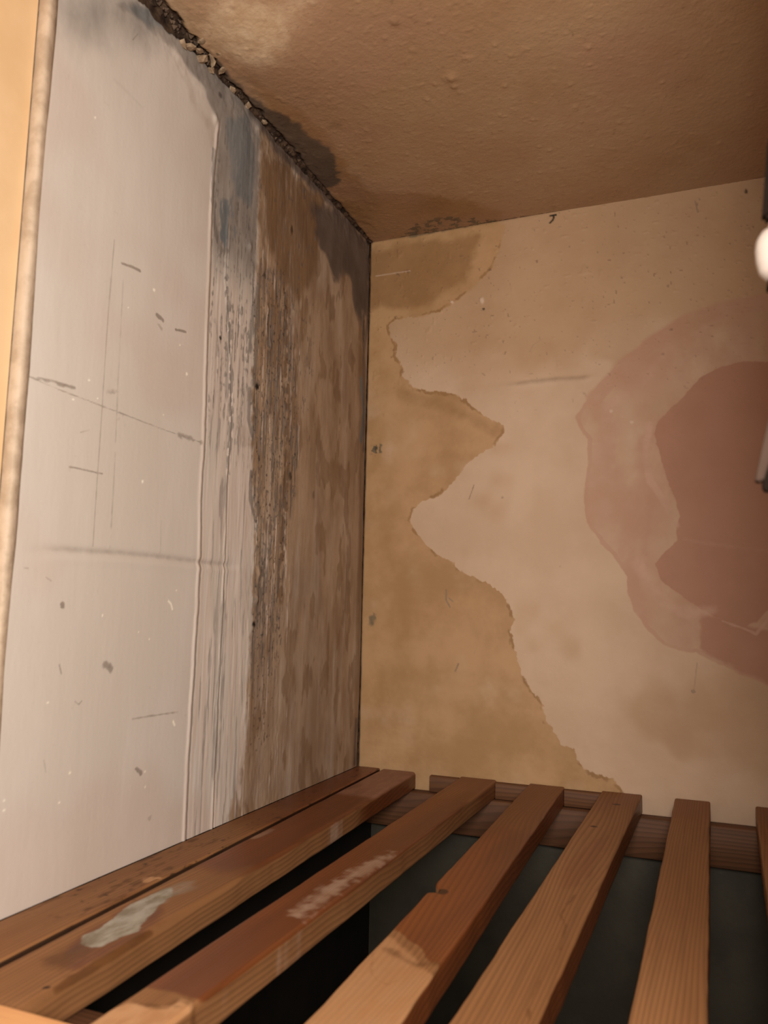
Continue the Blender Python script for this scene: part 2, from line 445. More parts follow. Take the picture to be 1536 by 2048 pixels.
A['mould'] = mx(band * sstep(0.36, 0.66, 0.62 * mst + 0.38 * mfine) * (0.85 * sstep(40, 180, Z) + 0.12),
                strip * sstep(250, 420, Z) * sstep(0.45, 0.7, 0.6 * mst + 0.4 * mfine) * 0.8,
                LW.line(seam2, 5.5, 3.0, 2.0, 7, 31) * sstep(270, 350, Z) * sstep(0.25, 0.5, mfine),
                LW.line([(-293.3,412.2),(-292.8,381.7),(-285.1,368.2)], 6, 3, 1.2, 6, 32) * 0.8,
                LW.line([(-284.0,330.4),(-283.8,302.8),(-271.9,284.2)], 5, 3, 1.2, 6, 33) * 0.8,
                LW.line([(-374.2,620.6),(-371.9,572.4),(-363.7,542.0),(-353.7,531.7)], 6, 3, 1.5, 6, 34) * 0.7,
                LW.line([(-283.0,530.8),(-294.1,484.2),(-296.4,452.3)], 7, 5, 2, 8, 35) * 0.7,
                damp * sstep(0.68, 0.76, fbm(Y / 3.5, Z / 9, 36, 3)) * sstep(100, 500, Z) * sstep(-60, -110, Y + 60) * 0.7,
                LW.line([(-358.7,461.3),(-351.6,434.8),(-352.5,405.8)], 6, 5, 2, 6, 37, 0.5) * 0.5)
A['blue'] = mx(LW.poly([(-363.4,579.2),(-335.4,596.2),(-325.3,559.8),(-338.7,548.5),(-343.8,536.1),(-350.0,538.3),(-356.9,540.2)], 6, 5, 7, 38) * sstep(0.35, 0.6, fbm(Y / 4, Z / 25, 91, 4)) * 0.8,
               LW.poly([(-362.6,662.9),(-315.3,695.1),(-297.5,653.8),(-302.9,596.8),(-335.0,591.2),(-354.1,632.2)], 8, 5, 12, 39) * 0.6,
               LW.line([(-16.2,418.9),(-8.7,461.1),(-21.0,498.8)], 8, 6, 1.5, 8, 40) * 0.75,
               LW.poly([(-510.4,667.8),(-460.5,702.0),(-438.8,690.3),(-470.9,670.4),(-486.4,666.5)], 8, 5, 10, 41) * 0.6)
A['dusk'] = mx(LW.poly([(-174.6,676.0),(-85.0,704.9),(6.8,699.2),(4.5,647.5),(-4.2,587.3),(-37.2,575.5),(-64.1,619.7),(-108.1,601.8),(-151.2,621.7)], 16, 16, 22, 42) * 0.92,
               LW.line([(1.1,674.9),(-4.2,587.3),(-13.6,542.2),(-7.1,407.2)], 8, 6, 2, 20, 43) * 0.6,
               LW.line([(-315.5,697.7),(-253.2,690.3),(-182.2,692.5),(-84.6,698.4)], 10, 14, 4, 10, 44) * 0.75,
               LW.line([(-10.1,57.9),(-11.6,5.8)], 7, 3, 1, 8, 45) * 0.7)
A['scratch'] = mx(LW.line([(-576.0,348.1),(-540.5,345.8),(-478.4,344.3),(-422.7,343.1),(-372.7,343.1)], 0.8, 0.9, 0.3, 7, 46, 0.22) * 0.7,
                  LW.line([(-567.6,348.2),(-526.6,351.0)], 2.2, 1.5, 1, 5, 47, 0.5) * 0.7,
                  LW.line([(-487.9,356.0),(-481.0,342.1),(-466.7,343.5)], 12, 12, 5, 5, 48, 0.56) * 0.6,
                  LW.line([(-402.1,343.2),(-371.2,343.4)], 4, 3, 2, 5, 49, 0.45) * 0.6,
                  LW.line([(-497.0,476.1),(-498.4,411.6),(-498.2,349.5),(-498.5,288.7),(-498.2,239.8)], 1.0, 1.2, 0.2, 9, 50) * 0.6,
                  LW.line([(-484.3,449.1),(-482.9,369.2),(-480.7,295.4),(-480.1,240.1)], 1.3, 1.5, 0.4, 9, 51, 0.3) * 0.5,
                  LW.line([(-421.5,267.5),(-419.7,239.6)], 0.9, 1.0, 0.2, 9, 52) * 0.5,
                  LW.line([(-487.2,461.4),(-476.2,463.5),(-465.4,464.3)], 2.2, 1.2, 0.6, 4, 53) * 0.75,
                  LW.line([(-441.4,436.2),(-433.3,434.8)], 3, 1.6, 1, 4, 54) * 0.75,
                  LW.line([(-439.4,429.2),(-434.0,426.7)], 3, 1.6, 1, 4, 55) * 0.5,
                  LW.line([(-415.4,432.7),(-401.3,435.3)], 2, 1.2, 0.8, 4, 56) * 0.85,
                  LW.line([(-471.7,412.9),(-457.7,412.7),(-448.3,412.5)], 6, 4, 3, 4, 57, 0.55) * 0.5,
                  LW.line([(-527.1,293.8),(-511.3,294.0),(-493.1,294.1)], 1.0, 0.8, 0.3, 4, 58) * 0.75,
                  LW.line([(-530.0,309.8),(-517.6,307.6)], 5, 5, 2, 5, 59, 0.5) * 0.4,
                  LW.line([(-518.8,320.2),(-510.0,323.9)], 1.0, 0.8, 0.3, 4, 60) * 0.5,
                  LW.line([(-442.9,109.6),(-421.7,109.4),(-385.6,108.6)], 1.3, 1.3, 0.4, 4, 61) * 0.6,
                  LW.blob([(-524.1,196.2)][0], 2.6, 0.4, 0.5, 62) * 0.8,
                  LW.line([(-477.6,152.8),(-470.8,149.5)], 4.5, 2.5, 2, 4, 63) * 0.65,
                  LW.line([(-523.6,155.4),(-521.1,149.1)], 1.4, 0.8, 0.4, 4, 64) * 0.65,
                  LW.line([(-506.0,129.0),(-502.3,126.5),(-499.6,128.7)], 1.1, 0.7, 0.3, 4, 65) * 0.65,
                  LW.line([(-435.3,70.6),(-429.0,66.5)], 3.2, 1.5, 1, 4, 66) * 0.75,
                  LW.blob([(-415.3,29.3)][0], 3, 0.5, 0.5, 67) * 0.5,
                  LW.line([(-531.2,92.9),(-528.6,84.3)], 1.2, 0.8, 0.3, 4, 68) * 0.5,
                  LW.line([(-560.5,220.6),(-557.1,220.1)], 1.2, 0.8, 0.3, 4, 69) * 0.6,
                  LW.line([(-541.0,214.9),(-536.3,212.7)], 1.2, 0.8, 0.3, 4, 70) * 0.6,
                  LW.line([(-507.3,602.2),(-483.6,600.7),(-474.3,600.1)], 3, 4, 1, 8, 71) * 0.35,
                  LW.line([(-490.8,647.9),(-485.5,657.0)], 1.2, 0.8, 0.3, 4, 72) * 0.6,
                  sstep(0.77, 0.82, fbm(Y / 4.5, Z / 5.5, 73, 3)) * (1 - damp) * 0.3,
                  in1 * np.exp(-((sx1 + wob - 1.4) / 1.3) ** 2) * 0.95,
                  in2 * np.exp(-((sx2 + wob - 0.8) / 1.3) ** 2) * sstep(480, 300, Z),
                  gm * np.exp(-((Z - gz - 1) / 3.6) ** 2) * 0.45)
A['dark'] = mx(LW.blob([(-348.5,447.4)][0], 1.8, 0.4, 0.3, 81) , LW.blob([(-280.3,418.7)][0], 3.2, 0.4, 0.5, 82),
               LW.blob([(-267.7,181.0)][0], 3.0, 0.4, 0.4, 83), LW.blob([(-203.9,340.0)][0], 2.8, 0.4, 0.5, 84, 1.8) * 0.7,
               LW.blob([(-220.4,614.2)][0], 3.2, 0.4, 0.5, 85, 1.6) * 0.7, LW.blob([(-368.2,679.8)][0], 2.6, 0.5, 0.5, 86) * 0.6,
               LW.blob([(-146.6,327.2)][0], 2.6, 0.5, 0.5, 87, 1.6) * 0.4, LW.blob([(-10.8,697.0)][0], 6, 0.4, 0.4, 88),
               LW.blob([(-16.9,568.9)][0], 4, 0.5, 0.4, 89, 5) * 0.7,
               sstep(0.74, 0.78, fbm(Y / 2.6, Z / 3.4, 90, 2)) * band * 0.6,
               sstep(1.8, 0.1, y_back - Y) * 0.4, sstep(3.5, 0.2, H - a_gap.clip(0.2) - Z) * 0.8)
flk = [(308,580,2),(374,748,2.4),(285,963,1.8),(146,799,1.2),(195,797,1.1),(178,760,1.1),(360,690,1.3),(327,830,1.0),(204,1231,1.1),(353,1181,1.2),(298,1278,1.2),(277,1264,1.0),(140,1546,1.4),(8,1601,1.2),(119,1605,1.2),(95,1405,1.2),(8,1621,1.2),(290,1543,1.2),(290,1574,1.2),(256,615,1.0),(190,235,1.2)]
A['fleck'] = mx(*[LW.blob(c, r * 0.62, 0.5, 0.3, 100 + i) for i, (c, r) in enumerate(zip([(-447.0,455.6),(-396.8,398.8),(-447.4,295.6),(-527.7,342.3),(-503.5,349.3),(-513.4,360.6),(-408.7,421.1),(-425.8,355.2),(-484.1,189.3),(-395.6,210.3),(-428.3,170.6),(-441.7,176.4),(-506.2,80.1),(-562.4,73.1),(-514.3,61.9),(-531.7,130.8),(-561.8,66.9),(-424.2,66.8),(-423.1,54.7),(-476.7,429.6),(-525.4,559.7)], [f[2] for f in flk]))],
                LW.line([(-405.8,201.3),(-402.2,198.9),(-399.8,194.3)], 1.3, 0.6, 0.2, 4, 130), LW.line([(-391.1,101.5),(-388.8,98.3)], 1.6, 0.8, 0.2, 4, 131))
P = np.stack([relief / 1000, Y / 1000, Z / 1000], -1)
wall_left = struct(link('wall_left', grid_mesh('wall_left', P, A, flip=False), M_left),
                   'grey painted left wall with a damp streaked brown and mouldy strip', 'wall')
link('plaster_backing', box_mesh('plaster_backing', -0.06, -0.0045, -0.5755, 0.05, 0.0, 0.76), M_void, wall_left)
# ragged end of the wall lining beside the door jamb
nn = 160
zz = np.linspace(0, H, nn)
prof = []
for k in range(nn):
    w = 7.0 + 2.2 * (float(fbm(np.array(zz[k] / 25), np.array(1.0), 140, 3)) - 0.5) * 2
    e = 1.0 * (float(fbm(np.array(zz[k] / 12), np.array(5.0), 141, 3)) - 0.5) * 2
    prof.append([(-8.2, -577.0 + e * .4), (-4.0, -577.6 + e), (-0.6, -577.0 + e), (0.9, -575.4 + e * .3), (0.9, -573.4), (-0.6, -567.5 + w * 0.3), (-8.2, -567)])
E = np.array([[(x / 1000, y / 1000, zz[k] / 1000) for x, y in prof[k]] for k in range(nn)])
link('lining_edge', grid_mesh('lining_edge', E, {}, flip=True), M_edge, wall_left)

# broken plaster in the crack between wall and ceiling
rng = random.Random(5)
def chip(r, sx=1, sy=1, sz=1):
    import bmesh
    bm = bmesh.new()
    bmesh.ops.create_icosphere(bm, subdivisions=1, radius=r)
    for v in bm.verts:
        k = 0.5 + 0.8 * rng.random()
        v.co = (v.co.x * sx * k, v.co.y * sy * k, v.co.z * sz * k)
    me = bpy.data.meshes.new('plaster_chip'); bm.to_mesh(me); bm.free()
    return me
for (yy, zz_, xx, r, s) in ((-420, 692, 2, 5, (1, 1.5, .7)), (-411, 694, 6, 5, (1, 1.3, .6)), (-402, 693, 2, 5, (1.2, 1.2, .6)), (-393, 696, 7, 5, (1, 1.6, .5)),
                            (-386, 693, 2, 4.2, (1, 1.3, .7)), (-428, 689, 1, 4, (1, 1.2, .8)), (-415, 698, 11, 5.5, (1.2, 1.5, .35)), (-396, 699, 13, 5, (1, 1.8, .3)),
                            (-378, 697, 8, 3.6, (1, 1.4, .6)), (-350, 697, 1, 3, (1, 1.4, .7)), (-322, 698, 2, 3, (1, 1.4, .7)), (-292, 698, 3, 3, (1, 1.2, .7))):
    o = link('plaster_chip', chip(r / 1000, *s), M_crumb, wall_left)
    o.location = (xx / 1000, yy / 1000, zz_ / 1000)
    o.rotation_euler = (rng.uniform(-.6, .6), rng.uniform(-.6, .6), rng.uniform(0, 3))
# ragged mortar showing inside the crack
yy_ = np.arange(-575, 1, 1.2)[:, None]; tt = np.linspace(0, 1, 18)[None, :]
nz_ = 5.0 * (fbm(yy_ / 5, tt * 3.5 + 0 * yy_, 150, 4, 0.6) - 0.5)
opn = curve(yy_, [(-580, 3.0), (-430, 2.5), (-410, 0.5), (-380, 0.8), (-370, 1.4), (-260, 1.0), (-150, 0.4), (0, 0.4)])
Pm = np.stack([(-4 + 9 * tt + nz_ - opn) / 1000 + 0 * yy_, yy_ / 1000 + 0 * tt, (H - 5 + 9 * tt - nz_ + opn) / 1000 + 0 * yy_], -1)
link('mortar', grid_mesh('mortar', Pm, {}, flip=False), M_void, wall_left)
# crumbs: joined, too small to tell apart
vs_, fs_ = [], []
for i in range(420):
    yy = rng.uniform(-540, -15)
    w = float(np.interp(yy, [-560, -430, -380, -260, -120, 0], [9, 8, 3, 2, 1, 0.2]))
    if rng.random() > w / 13: continue
    cx, cz = rng.uniform(-3, w * 0.5), H + rng.uniform(-w * 0.15, 4)
    r = rng.uniform(0.6, 3.2)
    b = len(vs_)
    for d in ((1, 0, 0), (-1, 0, 0), (0, 1, 0), (0, -1, 0), (0, 0, 1), (0, 0, -1)):
        k = r * rng.uniform(0.6, 1.3)
        vs_.append(((cx + d[0] * k) / 1000, (yy + d[1] * k * 1.3) / 1000, (cz + d[2] * k) / 1000))
    for f in ((0, 2, 4), (2, 1, 4), (1, 3, 4), (3, 0, 4), (2, 0, 5), (1, 2, 5), (3, 1, 5), (0, 3, 5)):
        fs_.append(tuple(b + j for j in f))
cr = link('plaster_crumbs', raw_mesh('plaster_crumbs', vs_, fs_), M_crumb2, wall_left)
cr['kind'] = 'stuff'

# ================================================================== back wall
xs = np.concatenate([np.arange(0, 500, 1.25), np.linspace(500, 640, 29)])
zs = np.concatenate([np.linspace(-900, -90, 20), np.arange(-80, H + 1, 1.25)])
X = xs[:, None] + 0 * zs[None, :]; Zb = zs[None, :] + 0 * xs[:, None]
x_left = 0.1 + 0.7 * (fbm(Zb / 12, Zb * 0, 201, 3) - 0.3).clip(0)
X = x_left + X * (640 - x_left) / 640
BW = Sheet(X, Zb)
rel = 1.6 * (fbm(X / 90, Zb / 90, 202, 3) - 0.5) + 0.25 * (fbm(X / 9, Zb / 9, 203, 3) - 0.5)
B = {}
tanpoly = [(-31.4,709.9),(175.1,705.2),(187.0,693.6),(183.8,667.0),(172.0,638.4),(148.9,616.7),(125.5,600.8),(101.7,586.8),(66.9,584.9),(38.4,584.1),(28.5,577.0),(33.1,562.5),(42.0,549.0),(39.4,534.1),(51.2,517.2),(51.4,505.5),(68.6,488.4),(93.5,481.5),(120.0,476.6),(136.8,466.1),(154.7,450.3),(172.9,436.1),(186.3,430.0),(187.6,419.7),(177.5,405.1),(160.2,396.5),(140.8,382.7),(121.3,359.8),(104.8,344.3),(81.4,336.7),(69.9,327.3),(64.7,313.1),(73.2,297.4),(85.5,284.4),(100.5,269.0),(119.1,260.1),(135.5,246.9),(158.0,236.5),(173.8,229.2),(186.3,217.2),(198.0,203.5),(201.7,188.6),(195.6,175.3),(201.7,158.8),(205.4,138.2),(213.8,121.0),(223.3,106.9),(234.5,94.8),(239.7,73.3),(250.1,59.3),(255.8,46.1),(271.7,44.1),(273.9,30.8),(288.3,18.2),(313.1,14.5),(325.4,2.7),(328.6,-29.3),(-16.3,-68.4)]
sd_t = BW.sd(tanpoly) + 2.4 * 2 * (fbm(X / 6, Zb / 6, 204, 4, 0.65) - 0.5) + 3.0 * (fbm(X / 25, Zb / 25, 205, 2) - 0.5) + 3.4 * (fbm(X / 2.6, Zb / 5.0, 212, 2) - 0.5)
tan = sstep(-1.6, 1.8, sd_t)
B['tan'] = tan * (0.72 + 0.75 * (fbm(X / 34, Zb / 34, 206, 4) - 0.35)).clip(0.25, 1)
B['tan'] = mx(B['tan'], BW.poly([(-31.4,709.9),(175.1,705.2),(185.7,692.5),(181.8,663.9),(168.7,635.5),(145.6,615.1),(115.4,595.3),(73.9,585.4),(1.2,617.0)], 8, 4, 16, 207) * 0.98,
              BW.poly([(59.9,581.6),(294.2,578.9),(263.5,518.9),(182.4,475.3),(82.3,497.3)], 40, 14, 40, 208) * 0.28)
B['rim'] = mx(np.exp(-((sd_t - 2.2) / 2.6) ** 2) * 0.8 * sstep(0.35, 0.6, fbm(X / 20, Zb / 20, 209, 3)),
              BW.line([(47.6,480.0),(96.5,466.0),(137.0,446.4),(172.9,424.5)], 14, 14, 4, 14, 210) * 0.5,
              BW.poly([(-8.2,690.1),(155.2,685.3),(135.4,626.7),(80.7,599.7),(1.5,602.7)], 18, 8, 18, 211) * 1.0)
outer = [(522.1,552.7),(471.5,554.6),(440.0,552.7),(415.8,548.5),(385.4,536.4),(357.2,520.0),(328.3,498.5),(304.8,474.8),(286.9,450.3),(276.1,433.8),(280.7,417.4),(290.0,404.6),(289.7,374.2),(284.6,332.2),(286.7,305.2),(302.5,281.2),(317.1,266.4),(332.4,243.2),(334.2,220.3),(338.3,203.2),(351.1,185.4),(369.5,164.8),(385.7,158.2),(404.4,157.8),(426.5,145.2),(448.3,136.5),(475.3,124.2),(551.5,115.2),(570.4,546.3)]
inner = [(519.4,481.7),(474.4,483.9),(453.8,483.6),(432.6,477.5),(416.5,469.5),(399.9,450.9),(383.2,434.4),(369.3,422.3),(365.1,408.3),(370.2,385.0),(376.2,358.3),(384.3,334.8),(390.2,311.6),(386.4,283.1),(363.3,255.9),(369.4,237.7),(392.3,217.7),(409.8,207.4),(430.0,196.3),(454.8,186.1),(467.3,192.3),(478.0,203.3),(556.0,217.9),(567.3,476.9)]
low_in = [(409.7,201.9),(445.1,194.5),(477.3,183.5),(554.4,181.6),(551.6,117.7),(475.4,128.4),(448.4,140.8),(423.7,151.5),(406.6,161.7)]
sd_o = BW.sd(outer) + 2.8 * 2 * (fbm(X / 16, Zb / 16, 220, 5, 0.6) - 0.5)
B['halo'] = sstep(-1.2, 1.4, sd_o) * (0.55 + 0.7 * (fbm(X / 26, Zb / 40, 221, 4) - 0.4)).clip(0.3, 1)
B['halo'] = mx(B['halo'], np.exp(-((sd_o - 2.5) / 3.0) ** 2) * 0.95, BW.line([(298.7,453.1),(328.1,484.3),(362.7,514.6),(418.4,543.4),(489.9,551.0)], 16, 10, 4, 20, 222) * 0.9)
sd_i = BW.sd(inner) + 3.6 * 2 * (fbm(X / 20, Zb / 20, 223, 5, 0.6) - 0.5)
B['core'] = mx(sstep(-2.0, 2.5, sd_i) * 0.95, BW.poly(low_in, 5, 4, 14, 224) * 0.85,
               BW.line([(359.2,329.8),(352.7,272.0),(368.3,237.7)], 8, 14, 5, 14, 225) * 0.4,
               BW.line([(316.2,457.8),(304.3,434.2),(368.3,514.0),(439.5,536.0)], 5, 10, 4, 14, 226) * 0.25)
B['bloom'] = mx(BW.line([(360.9,418.1),(354.8,388.8),(359.7,353.2),(380.7,317.6),(386.8,300.2)], 5, 6, 2, 10, 227) * 0.9,
                BW.line([(344.2,260.5),(357.4,231.9),(378.3,206.8),(404.4,200.1),(420.0,204.8)], 9, 10, 4, 12, 228) * 0.8,
                BW.line([(432.4,193.1),(454.8,185.0),(465.5,179.9),(477.7,195.3)], 2.5, 2.5, 1, 8, 229) * 0.7,
                BW.line([(396.0,284.1),(422.0,278.1),(452.5,273.9),(480.3,269.8)], 4, 6, 2, 10, 230) * 0.4,
                BW.line([(439.5,536.0),(379.3,506.7),(356.3,472.6),(321.9,451.2),(304.1,415.9)], 9, 12, 4, 18, 231) * 0.5,
                BW.blob([(291.8,349.9)][0], 5, 0.6, 0.6, 232) * 0.5)
B['warm'] = mx(sstep(0.45, 0.7, fbm(X / 90, Zb / 90, 233, 3)) * 0.6, sstep(380, 640, Zb + 160 * (fbm(X / 110, Zb / 80, 238, 4) - 0.5)))
B['grey_shade'] = sstep(-20, -24, Zb)  # grey lower wall, shade under the shelf put into its colour
B['green'] = mx(BW.blob([(13.6,405.8)][0], 9, 0.6, 0.8, 234) * sstep(0.42, 0.6, fbm(X / 3, Zb / 3, 235, 3)),
                BW.blob([(14.7,184.0)][0], 6, 0.7, 0.7, 236, 1.6) * 0.7,
                BW.line([(43.4,697.8),(100.3,699.8),(148.3,700.2)], 3, 4, 1.5, 8, 237, 0.45) * 0.6)
gz_ = [(172.7,479.4),(207.8,480.8),(251.2,482.1),(281.3,480.6),(304.9,482.2)]
gline = np.interp(X, [p[0] for p in gz_], [p[1] for p in gz_])
gmask = sstep(gz_[0][0] - 5, gz_[1][0] + 5, X) * sstep(gz_[-1][0] + 4, gz_[-1][0] - 20, X)
rel += gmask * (1.4 * np.exp(-((Zb - gline) / 3.5) ** 2))
B['smear'] = mx(gmask * np.exp(-((Zb - gline - 0.5) / 4.6) ** 2) * 0.5,
                BW.line([(114.9,223.7),(114.4,211.3),(119.7,202.7)], 2.0, 1.0, 0.5, 4, 240) * 0.95, BW.line([(118.3,213.8),(123.5,209.5)], 1.6, 1, 0.4, 4, 241) * 0.7,
                BW.line([(149.5,355.5),(146.9,348.0),(143.1,337.9)], 1.3, 0.8, 0.3, 4, 242) * 0.8, BW.line([(131.4,133.2),(127.7,124.5)], 2.2, 1.2, 0.5, 4, 243) * 0.8,
                BW.line([(155.3,157.1),(151.0,146.1)], 1.1, 0.8, 0.3, 4, 244) * 0.5, BW.line([(236.6,536.5),(224.2,529.4),(220.4,521.5)], 1.2, 0.9, 0.3, 4, 245) * 0.6,
                BW.line([(405.2,146.9),(403.2,130.5),(401.3,115.8)], 1.3, 1.3, 0.3, 6, 246) * 0.55, BW.blob([(400.3,115.2)][0], 2.2, 0.4, 0.3, 247) * 0.95,
                BW.line([(182.8,347.9),(167.1,317.1),(138.4,280.0)], 2.5, 4, 1, 10, 248) * 0.25, BW.line([(416.5,684.9),(419.4,670.6)], 2, 1.2, 0.6, 4, 249) * 0.6,
                BW.blob([(186.0,338.4)][0], 2, 0.5, 0.4, 250) * 0.6, BW.blob([(256.5,253.1)][0], 2, 0.5, 0.4, 251) * 0.4, BW.blob([(384.2,584.4)][0], 2.2, 0.4, 0.4, 252) * 0.7)
B['dark'] = mx(BW.line([(246.0,695.7),(253.5,695.7)], 1.8, 0.8, 0.3, 3, 260), BW.line([(251.0,694.1),(249.8,689.7),(246.0,686.3)], 1.8, 0.8, 0.3, 3, 261),
               BW.blob([(160.4,584.2)][0], 1.7, 0.4, 0.4, 262) * 0.8, BW.blob([(471.5,686.5)][0], 1.7, 0.4, 0.3, 263, 1.7) * 0.8,
               BW.blob([(38.3,587.6)][0], 1.4, 0.4, 0.4, 264) * 0.5, BW.blob([(15.7,409.8)][0], 2.5, 0.5, 0.6, 265) * 0.5,
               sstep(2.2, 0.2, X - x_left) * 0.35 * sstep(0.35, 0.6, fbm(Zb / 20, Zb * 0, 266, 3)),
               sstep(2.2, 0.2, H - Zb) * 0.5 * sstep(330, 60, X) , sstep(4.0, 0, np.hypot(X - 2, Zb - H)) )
sp = vnoise(X / 3.1, Zb / 3.1, 270)
B['speck'] = sstep(0.93, 0.97, sp) * sstep(380, 560, Zb) * 0.7
B['fleck'] = mx(BW.blob([(158.4,595.9)][0], 2.6, 0.5, 0.3, 280, 1.5) * 0.7, BW.blob([(118.0,599.0)][0], 1.8, 0.5, 0.3, 281) * 0.8, BW.blob([(340.3,423.2)][0], 2, 0.5, 0.3, 282) * 0.5, BW.blob([(317.1,438.1)][0], 2, 0.5, 0.3, 283) * 0.5,
                BW.line([(9.2,650.1),(37.1,650.4),(58.7,650.1)], 1.0, 1.0, 0.3, 5, 284) * 0.5)
rel += 1.2 * B['fleck'] + 0.5 * sstep(0.88, 0.97, sp) * sstep(380, 560, Zb) + 0.7 * sstep(0.86, 0.97, vnoise(X / 5.2 + 9, Zb / 5.2, 271)) * sstep(420, 560, Zb)
rel -= 1.5 * sstep(1.5, 0, X - x_left)
P = np.stack([X / 1000, -rel / 1000, Zb / 1000], -1)
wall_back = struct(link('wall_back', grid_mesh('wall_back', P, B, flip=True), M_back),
                   'pinkish beige back wall with tan and reddish brown water stains', 'wall')
link('render_backing', box_mesh('render_backing', -0.06, 0.64, 0.0065, 0.06, -0.9, 0.76), M_void, wall_back)

# ================================================================== ceiling
xs = np.concatenate([np.arange(0, 500, 1.5), np.linspace(500, 640, 20)])
ys = np.arange(-585, 1, 1.5)
Xc = xs[:, None] + 0 * ys[None, :]; Yc = ys[None, :] + 0 * xs[:, None]
b_gap = curve(Yc, [(-585, 7), (-450, 7), (-430, 4), (-415, 3), (-385, 3), (-370, 5), (-330, 5), (-280, 5), (-255, 3.5), (-200, 2.0), (-150, 1.0), (-90, 1.5), (-60, 0.5), (0, 0.3)])
b_gap = (b_gap + curve(Yc, [(-585, 7), (-300, 7), (-120, 4), (0, 1)]) * (fbm(Yc / 14, Yc * 0 + 2, 301, 5, 0.65) - 0.45) * 2).clip(0.3)
Xc = b_gap + Xc * (640 - b_gap) / 640
CW = Sheet(Xc, Yc)
sag = 1.5 * (fbm(Xc / 110, Yc / 110, 302, 3) - 0.5)
# blown plaster sags beside the crack
hot = [(70.7,-415.4)][0]
sag += 9.0 * np.exp(-(((Xc - hot[0] + 4) / 52) ** 2 + ((Yc - hot[1] - 28) / 75) ** 2))
sag += 2.5 * (fbm(Xc / 12, Yc / 16, 303, 3) - 0.5) * sstep(45, 0, Xc)
bump_px = [(204.9,-289.7),(203.6,-277.0),(180.9,-376.4),(264.6,-300.6),(331.8,-286.1),(356.8,-187.5),(371.0,-128.5),(346.8,-163.2),(187.3,-286.1),(254.1,-318.2),(249.5,-260.2),(172.8,-265.7),(223.8,-87.8),(252.0,-97.1),(307.3,-203.9),(390.5,-213.9),(329.6,-262.4),(308.0,-240.3),(226.7,-311.0),(468.4,-165.7),(442.7,-90.9),(260.8,-148.9),(264.1,-197.9),(165.5,-361.0),(270.8,-138.3),(234.3,-217.6)]
for i, c in enumerate(bump_px):
    k = 5.0 if i == 0 else (3.4 if i < 3 else 2.0)
    sag += (2.6 if i == 0 else (1.8 if i < 3 else 1.0)) * np.exp(-(((Xc - c[0]) / k) ** 2 + ((Yc - c[1]) / (k * 1.3)) ** 2))
sp = vnoise(Xc / 4.2, Yc / 4.2, 305)
sag += 0.5 * sstep(0.80, 0.97, sp) + 0.5 * (fbm(Xc / 5, Yc / 5, 306, 3) - 0.5)
sag -= 3.2 * sstep(3.5, 0, Xc - b_gap) * (0.4 + fbm(Xc / 5, Yc / 5, 307, 3))
Cc = {}
Cc['dusk'] = mx(CW.poly([(5.6,-406.6),(12.0,-388.0),(12.9,-364.0),(10.1,-341.6),(20.6,-311.2),(29.3,-290.6),(36.2,-276.3),(36.4,-248.0),(40.9,-226.5),(40.9,-198.4),(36.2,-174.7),(22.1,-153.0),(4.0,-151.1),(-6.1,-123.5),(-8.8,-190.9),(-9.1,-259.6),(-3.3,-338.4)], 7, 8, 14, 310) * 0.9,
                CW.line([(0.9,-158.3),(4.0,-93.5),(-1.3,-7.8)], 6, 5, 2, 8, 311) * 0.6)
Cc['brown'] = mx(CW.poly([(40.1,-261.0),(47.1,-187.5),(52.8,-127.5),(102.0,-103.8),(153.9,-66.4),(186.9,-21.7),(179.1,10.6),(-3.6,15.5),(-8.5,-111.3)], 12, 9, 20, 312) * 0.85,
                 CW.poly([(28.7,-380.4),(42.4,-329.7),(54.0,-265.3),(52.5,-185.5),(4.0,-93.5),(-3.5,-247.6)], 12, 9, 16, 313) * 0.7,
                 sstep(0.5, 0.72, fbm(Xc / 70, Yc / 70, 314, 4)) * 0.35)
Cc['green'] = mx(CW.poly([(46.9,-9.4),(85.0,-37.1),(125.5,-36.7),(153.8,-19.7),(176.3,-4.7),(169.3,10.0),(40.7,7.0)], 4, 4, 8, 315) * sstep(0.3, 0.7, fbm(Xc / 6, Yc / 6, 316, 5, 0.7)) * 0.9,
                 CW.line([(56.6,3.2),(113.6,2.1),(175.3,-0.8)], 4, 3, 1, 6, 317) * 0.8)
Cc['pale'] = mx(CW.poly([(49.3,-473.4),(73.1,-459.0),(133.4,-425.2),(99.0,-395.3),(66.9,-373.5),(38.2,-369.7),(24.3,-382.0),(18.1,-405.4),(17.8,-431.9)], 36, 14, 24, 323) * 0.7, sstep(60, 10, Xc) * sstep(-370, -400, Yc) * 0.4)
Cc['pinkish'] = sstep(0.4, 0.7, fbm(Xc / 90, Yc / 90, 318, 3))
Cc['speck'] = mx(sstep(0.94, 0.98, vnoise(Xc / 3.0, Yc / 3.0, 319)) * 0.6, CW.blob([(69.8,-259.5)][0], 7, 0.7, 0.8, 320) * 0.4, CW.blob([(181.3,-377.5)][0], 4, 0.6, 0.6, 321) * 0.5)
Cc['dark'] = mx(sstep(3.0, 0.2, Xc - b_gap) * 0.6, CW.blob([(-2.5,-5.1)][0], 6, 0.5, 0.4, 322))
P = np.stack([Xc / 1000, Yc / 1000, (H - sag) / 1000], -1)
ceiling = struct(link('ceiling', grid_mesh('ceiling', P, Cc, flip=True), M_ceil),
                 'tan stippled ceiling, cracked and mould stained along the left wall', 'ceiling')
link('lath_backing', box_mesh('lath_backing', -0.06, 0.64, -0.585, 0.05, 0.7045, 0.76), M_void, ceiling)

